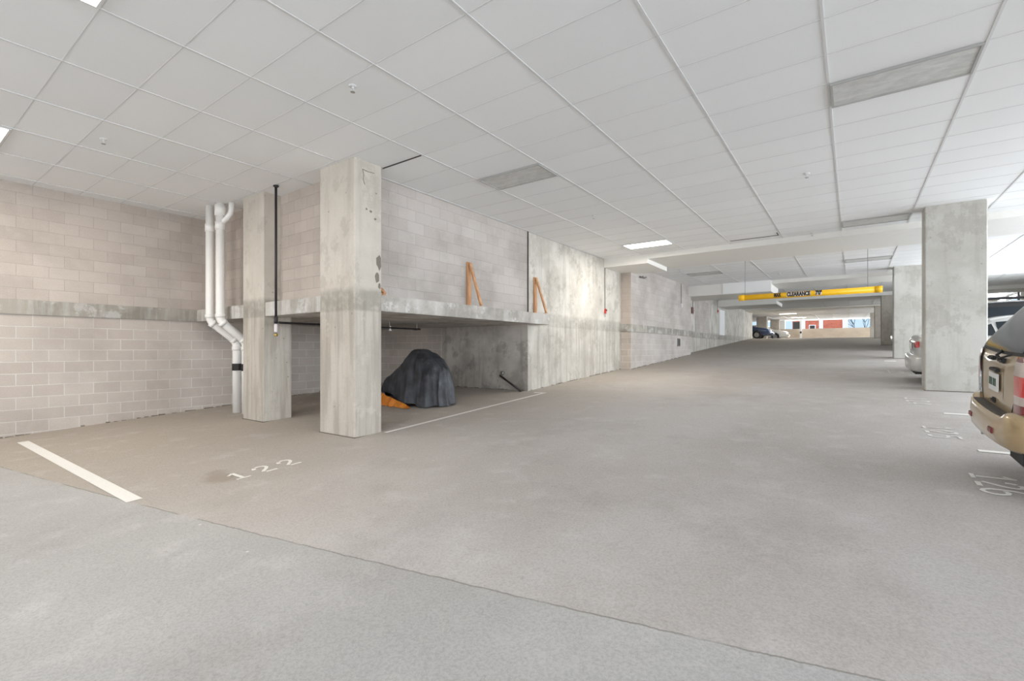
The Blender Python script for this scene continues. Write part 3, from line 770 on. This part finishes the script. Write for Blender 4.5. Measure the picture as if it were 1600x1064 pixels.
SUV=[(-.02,.52,1.02,1.06,.70,.74,.62),(.01,.45,1.12,1.20,.78,.83,.72),(.08,.42,1.16,1.30,.82,.875,.74),(.22,.38,1.17,1.52,.84,.89,.72),(.36,.36,1.17,1.69,.85,.895,.70),
 (.50,.34,1.17,1.745,.86,.90,.69),(1.2,.30,1.16,1.775,.865,.905,.69),(2.2,.30,1.14,1.775,.865,.905,.69),(2.65,.30,1.12,1.74,.865,.905,.67),(2.85,.30,1.12,1.66,.865,.905,.66),
 (3.35,.30,1.12,1.19,.865,.90,.74),(3.5,.30,1.10,1.14,.865,.895,.74),(4.2,.32,1.05,1.08,.85,.88,.72),(4.45,.36,.98,1.01,.82,.85,.68),(4.56,.42,.86,.89,.76,.78,.60)]
SED=[(-.02,.46,.86,.90,.66,.70,.58),(.03,.38,.98,1.02,.74,.79,.66),(.12,.30,1.02,1.065,.80,.85,.72),(.45,.24,1.03,1.09,.84,.885,.72),(.60,.22,1.02,1.10,.85,.89,.72),
 (1.15,.20,1.00,1.37,.86,.895,.60),(1.45,.20,.98,1.44,.865,.90,.58),(2.1,.20,.97,1.465,.865,.90,.58),(2.65,.20,.96,1.43,.865,.90,.58),(2.9,.20,.96,1.36,.865,.90,.59),
 (3.5,.20,.95,.99,.86,.895,.72),(3.65,.20,.93,.965,.86,.89,.72),(4.3,.22,.84,.87,.83,.86,.68),(4.62,.26,.74,.77,.77,.80,.60),(4.74,.32,.62,.65,.68,.70,.5)]
def seam(pts,r=.004):
    return tb(pts,r,6)
def surf_line(bvh,pts,axis,side,r=.004,off=.001,n=14):
    out=[]
    for a,b in zip(pts,pts[1:]):
        for i in range(n+1):
            k=i/n; q=(a[0]+(b[0]-a[0])*k,a[1]+(b[1]-a[1])*k)
            if axis=='y': o=Vector((q[0],side*3,q[1])); d=Vector((0,-side,0))
            else: o=Vector((-3 if side>0 else 9,q[0],q[1])); d=Vector((side,0,0))
            h=bvh.ray_cast(o,d)
            if h[0] is not None and (not out or (Vector(out[-1])-h[0]).length>.004): out.append(h[0]-d*off)
    return tb(out,r,6)
def bumper(bm,xo,hw,z0,z1,wrap,rear=True,thick=.14,sgn=1,xb=0.0,lift=0.0):
    # plan path around the end of the car
    path=[]; nC=10
    for s_ in (-1,1):
        seg=[]
        seg.append((xb+wrap,s_*hw)); seg.append((xb+wrap*.4,s_*hw))
        for i in range(nC+1):
            a=PI/2*i/nC
            seg.append((xb+xo+.30-(.30)*math.sin(a) if False else xb+xo*(1-0)+ .26*(1-math.sin(a)) , s_*(hw-.30*(1-math.cos(a)))))
        seg.append((xb+xo-.012,s_*(hw-.36))); seg.append((xb+xo-.02,s_*(hw-.42))); seg.append((xb+xo-.028,s_*(hw-.60)))
        path.append(seg)
    P_=path[0]+[(xb+xo-.035,0)]+path[1][::-1]
    sec=[(-thick,z0+.05),(-.05,z0),(-.012,z0+.03),(0,z0+(z1-z0)*.45),(-.008,z1-.05),(-.03,z1-.008),(-.06,z1),(-thick,z1)]
    n=len(P_); rings=[]
    for i,(x,y) in enumerate(P_):
        a=Vector(P_[max(0,i-1)]); b=Vector(P_[min(n-1,i+1)]); t_=(b-a).normalized(); nr=Vector((-t_.y,t_.x))
        c_=Vector((xb+1.0,0)); 
        if nr.dot(Vector((x,y))-c_)<0: nr=-nr
        lf=lift*smoothstep(.50,.66,abs(y)) if lift else 0
        rings.append([bm.verts.new((x+nr.x*o_, y+nr.y*o_, z+(lf if q_>3 else lf*.5 if q_==3 else 0))) for q_,(o_,z) in enumerate(sec)])
    m_=len(sec)
    for r0,r1 in zip(rings,rings[1:]):
        for j in range(m_): bm.faces.new((r0[j],r0[(j+1)%m_],r1[(j+1)%m_],r1[j]))
    bm.faces.new(rings[0]); bm.faces.new(rings[-1][::-1])
    return bm
def headlamps(t,bvh,L_,z,kind):
    for s_ in (-1,1):
        bm=P(bvh,[(s_*.42,z-.08),(s_*.72,z-.07),(s_*.72,z+.04),(s_*.42,z+.03)],'x',-1,off=.01)
        obj('headlight',bm,M['lampclear'],t,True)
def gold_suv():
    cx=1.10; cy=6.25; z=prof(cy)
    t=thing('parked_suv','gold older sport utility car at the right edge seen from its rear bumper','car',(cx,cy,z),(math.atan(.06),0,0))
    fin,bvh=body_mesh(SUV,[(.98,.36),(3.68,.36)],.36,'body')
    fin.materials.clear(); fin.materials.append(M['gold']); link(bpy.data.objects.new('body',fin),t)
    for x in (.98,3.68):
        for s_ in (-1,1): wheel(t,x,s_*.79,.36,.36,.24,s_)
    # glass
    o=obj('rear_window',P(bvh,[(-.72,1.19),(.72,1.19),(.62,1.63),(-.62,1.63)],'x',1,off=.014,nu=34,nv=24,rnd=.1),M['glass'],t,True)
    obj('rear_window_surround',P(bvh,[(-.76,1.165),(.76,1.165),(.65,1.66),(-.65,1.66)],'x',1,off=.008,nu=34,nv=24,rnd=.1),M['trimblack'],t,True)
    for s_ in (-1,1):
        obj('quarter_window',P(bvh,[(.36,1.20),(1.18,1.20),(1.18,1.62),(.56,1.62)],'y',s_,rnd=.15),M['glass'],t,True)
        obj('rear_door_window',P(bvh,[(1.26,1.20),(2.02,1.19),(2.02,1.63),(1.26,1.63)],'y',s_,rnd=.06),M['glass'],t,True)
        obj('front_door_window',P(bvh,[(2.10,1.19),(3.05,1.18),(2.66,1.62),(2.10,1.63)],'y',s_,rnd=.06),M['glass'],t,True)
        for xs_ in (1.22,2.06,3.12):
            obj('door_seam',surf_line(bvh,[(xs_,1.15),(xs_,.45)],'y',s_),M['trimblack'],t)
        obj('door_handle',bx(1.3,1.45,s_*.915-.012,s_*.915+.012,.98,1.01,bev=.005),M['trimblack'],t)
        obj('door_handle',bx(2.18,2.33,s_*.915-.012,s_*.915+.012,.98,1.01,bev=.005),M['trimblack'],t)
        # rear light cluster wraps the corner
        y0,y1=.63,.872
        lamp=None
        for zz0,zz1,mm,nm_ in ((1.13,1.17,'lampdark','lamp_cap'),(1.02,1.13,'lampclear','reverse_lens'),(.86,1.02,'lampred','brake_lens'),(.79,.86,'lampclear','turn_lens'),(.72,.79,'lampdark','lamp_base')):
            bm=P(bvh,[(s_*y0,zz0),(s_*y1,zz0),(s_*y1,zz1),(s_*y0,zz1)],'x',1,off=.014,nu=8,nv=4,rnd=0)
            patch(bm,bvh,[(.055,zz0),(.24,zz0),(.24,zz1),(.055,zz1)],'y',s_,off=.013,nu=6,nv=4,rnd=0)
            ob=obj('tail_light' if lamp is None else nm_,bm,M[mm],lamp or t,True)
            if lamp is None: lamp=ob
        obj('side_mirror',bx(2.95,3.08,s_*1.0-.09,s_*1.0+.09,1.14,1.30,bev=.03),M['gold'],t,True)
        bm=tb([(.7,s_*.60,1.80),(.78,s_*.60,1.83),(2.3,s_*.60,1.83),(2.38,s_*.60,1.79)],.016,8); 
        for xx in (.75,1.5,2.33): tube(bm,[(xx,s_*.60,1.76),(xx,s_*.60,1.83)],.014,8)
        obj('roof_rail',bm,M['trimblack'],t,True)
    obj('windscreen',P(bvh,[(-.72,1.2),(.72,1.2),(.60,1.64),(-.60,1.64)],'x',-1,nu=18,nv=10),M['glass'],t,True)
    # tailgate seam and lower break
    obj('tailgate_seam',surf_line(bvh,[(-.60,1.15),(-.585,.78),(-.50,.62),(.50,.62),(.585,.78),(.60,1.15)],'x',1,r=.004),M['trimblack'],t)
    # plate recess, plate
    obj('plate_recess',P(bvh,[(-.27,.76),(.21,.76),(.21,1.06),(-.27,1.06)],'x',1,off=.002,rnd=.1),M['gold'],t,True)
    pl=obj('license_plate',bx(-.045,-.030,-.18,.13,.82,.985,bev=.003),M['plate'],t)
    bm=bmesh.new()
    for i,w_ in enumerate((.028,.028,.028,.03,.03,.03)):
        yy=.09-i*.043-(.012 if i>2 else 0); box(bm,-.048,-.0445,yy-.012,yy+.012,.87,.94)
    obj('plate_print',bm,M['plategreen'],pl)
    obj('plate_lamp_bar',bx(-.05,.0,-.16,.10,1.0,1.03,bev=.006),M['trimblack'],t)
    obj('tailgate_handle',bx(-.045,.03,.04,.22,1.095,1.13,bev=.010),M['trimblack'],t)
    obj('tailgate_lock',bx(-.04,.03,-.02,.10,.70,.745,bev=.012),M['trimblack'],t)
    bm=bx(-.04,.04,-.30,-.14,1.09,1.135,bev=.012); tube(bm,[(-.03,-.22,1.12),(-.05,-.20,1.16),(.02,-.05,1.20)],.012,8)
    w_=obj('rear_wiper',bm,M['trimblack'],t)
    bm=tb([(-.04,-.22,1.13),(.02,-.45,1.19),(.06,-.58,1.235)],.009,6); obj('wiper_blade',bm,M['trimblack'],w_)
    # small badge
    bm=bmesh.new()
    for i in range(3): box(bm,-.022,-.008,-.50-i*.032,-.477-i*.032,.66,.69)
    obj('badge',bm,M['greybox'],t)
    # bumper
    b=bumper(bmesh.new(),-.10,.90,.40,.665,.42,thick=.16,lift=.05)
    bo=obj('rear_bumper',b,M['gold'],t,True)
    # raised corner caps and black step pad
    bm=bmesh.new()
    pad=[(-.115,-.60),(-.13,0),(-.115,.60)]
    vsA=[bm.verts.new((x,y,.667)) for x,y in ((-.085,-.54),(-.10,-.3),(-.105,0),(-.10,.3),(-.085,.54),(-.085,.545))]
    vsB=[bm.verts.new((x,y,.667)) for x,y in ((.05,-.54),(.02,-.3),(.02,0),(.02,.3),(.05,.54),(.05,.545))]
    for i in range(5): bm.faces.new((vsA[i],vsA[i+1],vsB[i+1],vsB[i]))
    ex=bmesh.ops.extrude_face_region(bm,geom=list(bm.faces)); bmesh.ops.translate(bm,verts=[v for v in ex['geom'] if isinstance(v,bmesh.types.BMVert)],vec=(0,0,.008))
    o=obj('step_pad',bm,M['steppad'],bo); o['label']='dark grey step pad'
    for s_ in (-1,1):
        obj('reflector',bx(-.132,-.105,s_*.42-.06,s_*.42+.06,.50,.545,bev=.004),M['dkred'],bo)
    obj('under_panel',bx(.05,.30,-.55,.55,.36,.45,bev=.02),M['trimblack'],t)
    obj('mud_flap',bx(.0,.03,-.80,-.42,.30,.42,bev=.01),M['rubber'],t)
    obj('exhaust_pipe',tb([(-.04,.45,.34),(.5,.45,.36)],.03,12),M['steel'],t,True)
    bumper_front=bmesh.new(); box(bumper_front,4.40,4.66,-.80,.80,.38,.66,bev=.07); obj('front_bumper',bumper_front,M['gold'],t,True)
    headlamps(t,bvh,4.5,.84,0)
    obj('grille',P(bvh,[(-.38,.70),(.38,.70),(.38,.86),(-.38,.86)],'x',-1,off=.01),M['trimblack'],t,True)
    return t
def sedan(name,label,color,loc,rotz=0,group=None):
    x,y,z=loc
    t=thing(name,label,'car',loc,(math.atan(.06) if y<38 else 0,0,rotz),group)
    fin,bvh=body_mesh(SED,[(.98,.32),(3.72,.32)],.32,'body')
    fin.materials.clear(); fin.materials.append(M[color]); link(bpy.data.objects.new('body',fin),t)
    for xx in (.98,3.72):
        for s_ in (-1,1): wheel(t,xx,s_*.79,.32,.32,.21,s_)
    obj('rear_window',P(bvh,[(-.60,1.11),(.60,1.11),(.50,1.36),(-.50,1.36)],'x',1,nu=14,nv=8),M['glass'],t,True)
    obj('windscreen',P(bvh,[(-.66,1.02),(.66,1.02),(.52,1.38),(-.52,1.38)],'x',-1,nu=14,nv=8),M['glass'],t,True)
    for s_ in (-1,1):
        obj('quarter_window',P(bvh,[(.84,1.045),(1.22,1.04),(1.17,1.28),(1.04,1.22)],'y',s_,rnd=.1,nu=6),M['glass'],t,True)
        obj('rear_door_window',P(bvh,[(1.26,1.04),(2.08,1.02),(2.08,1.37),(1.22,1.31)],'y',s_,rnd=.06),M['glass'],t,True)
        obj('front_door_window',P(bvh,[(2.16,1.02),(3.12,1.01),(2.72,1.34),(2.16,1.37)],'y',s_,rnd=.06),M['glass'],t,True)
        for xs_ in (1.2,2.12,3.2): obj('door_seam',surf_line(bvh,[(xs_,1.0),(xs_,.3)],'y',s_),M['trimblack'],t)
        for xs_ in (1.35,2.3): obj('door_handle',bx(xs_,xs_+.17,s_*.905-.012,s_*.905+.015,.86,.89,bev=.006),M[color],t)
        bm=P(bvh,[(s_*.42,.80),(s_*.80,.80),(s_*.80,.94),(s_*.42,.93)],'x',1,off=.01,rnd=.1)
        tl=obj('tail_light',bm,M['lampred'],t,True)
        obj('lamp_edge',P(bvh,[(.06,.80),(.30,.84),(.28,.93),(.06,.94)],'y',s_,off=.008,nu=6,nv=4,rnd=.2),M['lampclear'],tl,True)
        obj('side_mirror',bx(3.0,3.14,s_*.98-.09,s_*.98+.09,.98,1.10,bev=.03),M[color],t,True)
    bo=obj('rear_bumper',bumper(bmesh.new(),-.09,.895,.28,.62,.40,thick=.12),M[color],t,True)
    obj('valance',bx(-.04,.3,-.7,.7,.22,.32,bev=.03),M['trimblack'],t)
    pl=obj('license_plate',bx(-.05,-.03,-.15,.15,.74,.88,bev=.003),M['plate'],t)
    fb=bmesh.new(); box(fb,4.50,4.84,-.76,.76,.26,.56,bev=.09); obj('front_bumper',fb,M[color],t,True)
    headlamps(t,bvh,4.62,.68,0)
    obj('grille',P(bvh,[(-.3,.58),(.3,.58),(.3,.66),(-.3,.66)],'x',-1,off=.012),M['trimblack'],t,True)
    return t
gold_suv()
sil=sedan('parked_sedan','silver sedan parked behind the tall right column, red tail light showing','silver',(1.12,14.2,prof(14.2)))
def black_suv():
    t=thing('parked_suv','black roof-railed sport utility car behind the silver sedan','car',(1.78,16.9,prof(16.9)),(math.atan(.06),0,0))
    fin,bvh=body_mesh(SUV,[(.98,.36),(3.68,.36)],.36,'body')
    fin.materials.clear(); fin.materials.append(M['carblack']); link(bpy.data.objects.new('body',fin),t)
    for x in (.98,3.68):
        for s_ in (-1,1): wheel(t,x,s_*.79,.36,.36,.24,s_)
    obj('rear_window',P(bvh,[(-.68,1.2),(.68,1.2),(.60,1.62),(-.60,1.62)],'x',1),M['glass'],t,True)
    obj('windscreen',P(bvh,[(-.72,1.2),(.72,1.2),(.60,1.64),(-.60,1.64)],'x',-1),M['glass'],t,True)
    for s_ in (-1,1):
        obj('side_window',P(bvh,[(.42,1.20),(1.98,1.19),(1.98,1.62),(.60,1.62)],'y',s_),M['glass'],t,True)
        obj('side_window',P(bvh,[(2.06,1.19),(3.02,1.18),(2.64,1.62),(2.06,1.63)],'y',s_),M['glass'],t,True)
        bm=tb([(.5,s_*.62,1.78),(.6,s_*.62,1.84),(2.5,s_*.62,1.84),(2.6,s_*.62,1.77)],.022,8)
        obj('roof_rail',bm,M['trimblack'],t,True)
        obj('tail_light',P(bvh,[(s_*.62,.8),(s_*.83,.8),(s_*.83,1.14),(s_*.62,1.14)],'x',1,off=.012),M['lampred'],t,True)
    obj('rear_bumper',bumper(bmesh.new(),-.10,.90,.40,.665,.42,thick=.13),M['trimblack'],t,True)
black_suv()
sedan('parked_sedan','dark blue car nosing out past the end of the far ramp wall','navy',(-10.1,44.2,prof(44.2)))
sedan('parked_sedan','small white car at the far end beside the brown column','pearl',(-9.6,51.2,prof(51.2)))
c=copy_tree(sil); c.location=(1.45,25.9,prof(25.9)); c['label']='distant silver car barely showing between the two far right columns'
# ------------------------------------------------------------------ end opening + outdoors
struct('wall_end',bx(-16,6.9,57,57.25,1.5,3.62),block_mat('end parapet block','x',srgb(214,198,178),srgb(204,188,168),srgb(196,180,160),srgb(196,180,160),bands=False,dirt=.15))
struct('trim_20',bx(-6.35,-5.75,57,57.26,3.6,4.6),M['white']); 
struct('wall_far_side',bx(-16.2,-16,40,57.3,1.5,4.7),M['white'])
struct('wall_far_left',bx(-16,-6.6,40.8,41,1.5,4.7),M['conc_wall'])
t=thing('steel_post','slim white post standing against the end parapet','post',(-4.3,56.7,prof(56.7)))
obj('post',bx(-.09,.09,-.09,.09,0,4.5-prof(56.7),bev=.01),M['white_b'],t); obj('control_box',bx(-.08,.08,-.13,-.09,.75,.95,bev=.01),M['black'],t)
struct('ground_outside',bx(-150,150,-150,200,-2.2,-2),plain('asphalt outdoors',srgb(120,118,115),.9))
BR=block_mat('orange red brick','x',srgb(214,120,92),srgb(198,102,78),srgb(214,150,126),srgb(214,150,126),bands=False,dirt=.05)
t=thing('brick_building','orange red brick building with white pilasters beyond the end parapet','building',(-3.2,82,-2))
def LB(x0,x1,y0,y1,z0,z1): return bx(x0+3.2,x1+3.2,y0-82,y1-82,z0+2,z1+2)
obj('wall',LB(-7.3,-.55,82,92,-2,11),BR,t)
for x0,x1 in ((-6.1,-5.65),(-3.95,-3.45),(-1.15,-.5)): obj('pilaster',LB(x0,x1,81.8,82.02,-2,11),M['white_b'],t)
w=obj('window',LB(-5.2,-4.35,81.92,82.02,3.8,5.1),M['white_b'],t); obj('pane',LB(-5.08,-4.47,81.88,81.93,3.9,5.0),M['gap'],w)
obj('window',LB(-7.2,-6.3,81.92,82.02,3.4,5.6),M['gap'],t)
t=thing('low_building','low pale roofed building seen left of the slim white post','building',(-12,90,-2))
obj('wall',bx(-6,3.2,0,8,0,6.0),BR,t); obj('roof',bx(-6.4,3.4,-.4,8.4,6.0,6.9,bev=.05),M['white_b'],t)
t=thing('bare_tree','leafless tree against the blue sky beyond the end parapet','tree',(1.3,97,-2))
bm=bmesh.new()
def branch(p,d,l,r,n):
    q=p+d*l; tube(bm,[p,p+d*l*.5+Vector((random.uniform(-.05,.05),0,0))*l,q],[r,r*.85,r*.7],6)
    if n<=0: return
    for k in range(3 if n>2 else 2):
        a=Vector((random.uniform(-.8,.8),random.uniform(-.4,.4),random.uniform(-.1,.6)))
        branch(q,(d+a).normalized(),l*random.uniform(.62,.82),r*.62,n-1)
branch(Vector((-.9,0,0)),Vector((.05,0,1)),4.2,.11,5); branch(Vector((1.2,.5,0)),Vector((-.1,0,1)),4.6,.09,5)
obj('branches',bm,plain('grey bark',srgb(92,96,104),.9),t)
# ------------------------------------------------------------------ world and lights
w=bpy.data.worlds.new('World'); SC.world=w; w.use_nodes=True; nt=w.node_tree; g=N(nt)
bg=nt.nodes['Background']
co=g.n('ShaderNodeTexCoord').outputs['Generated']; x_,y_,z_=g.sep(co)
cloud=g.noise(g.mapping(co,(3,3,8)),2.0,5)
sky=g.mix(g.rng(z_,0,.5),(.62,.82,1.0),(.32,.55,.95)); sky=g.mix(g.math('MULTIPLY',g.rng(cloud,.5,.7),.6),sky,(1,1,1))
g.l(sky,bg.inputs['Color']); bg.inputs['Strength'].default_value=1.0
def area(name,loc,rot,sx,sy,power,col=(1,1,1),spread=180):
    l=bpy.data.lights.new(name,'AREA'); l.spread=math.radians(spread); l.shape='RECTANGLE'; l.size=sx; l.size_y=sy; l.energy=power; l.color=col
    o=bpy.data.objects.new(name,l); COL.objects.link(o); o.location=loc; o.rotation_euler=rot; return o
# daylight through the right-hand openings (facing -X) and an added fill behind the camera (facing +Y)
for i,(y0,y1,p) in enumerate(((-7.5,-.2,230),(.5,4.8,200),(7.1,8.1,75),(8.9,16.4,640),(17.2,24.6,800))):
    area('daylight_right',(7.2,(y0+y1)/2,(prof(y0)+.7+4.1)/2),(0,PI/2-math.radians(20 if y0>0 else 0),0),4.1-prof(y0)-.7,y1-y0,p,(.88,.94,1.0),140 if 0<y0<8.5 else 170)
area('daylight_right',(7.2,42.5,3.65),(0,PI/2,0),.9,7,500,(.88,.94,1.0)); area('daylight_right',(7.2,52,3.75),(0,PI/2,0),.7,8,500,(.88,.94,1.0))
area('daylight_window',(7.2,35,3.95),(0,PI/2,0),.5,4,450,(.88,.94,1.0))
area('fill_behind',(-2.5,-9.3,2.0),(PI/2,0,0),17,3.9,700,(.97,.98,1.0))  # unseen fill lamp, added to light the faces turned toward the camera
area('daylight_end',(-2,57.6,4.05),(-PI/2,0,0),12,.8,320,(.95,.98,1.0))
for (x,y,z,p) in ((-4.49,12.48,ZC-.05,60),(-4.49,.9,ZC-.05,60),(-9.37,.9,ZC-.05,60),(-4.15,43.2,ZC-.05,110),(-4.1,51.5,4.44,90)):
    area('lamp_glow',(x,y,z),(0,0,0),1.1,.5,p,(1,.93,.82))
area('building_fill',(-3,62,16),(math.radians(68),0,0),30,10,5200,(1,.97,.92))  # area lamp added above the view to brighten the brick building
# ------------------------------------------------------------------ camera
cam=bpy.data.cameras.new('camera'); co_=bpy.data.objects.new('camera',cam); COL.objects.link(co_)
cam.sensor_fit='HORIZONTAL'; cam.sensor_width=36; cam.lens=36*740/1600; cam.shift_y=14/1600; cam.clip_end=400; cam.clip_start=.05
co_.location=(0,0,1.5); co_.rotation_euler=(PI/2,0,math.atan(532/740.))
SC.camera=co_
SC.view_settings.view_transform='Standard'; SC.view_settings.look='None'; SC.view_settings.exposure=0.09
SC.cycles.max_bounces=10; SC.cycles.diffuse_bounces=6
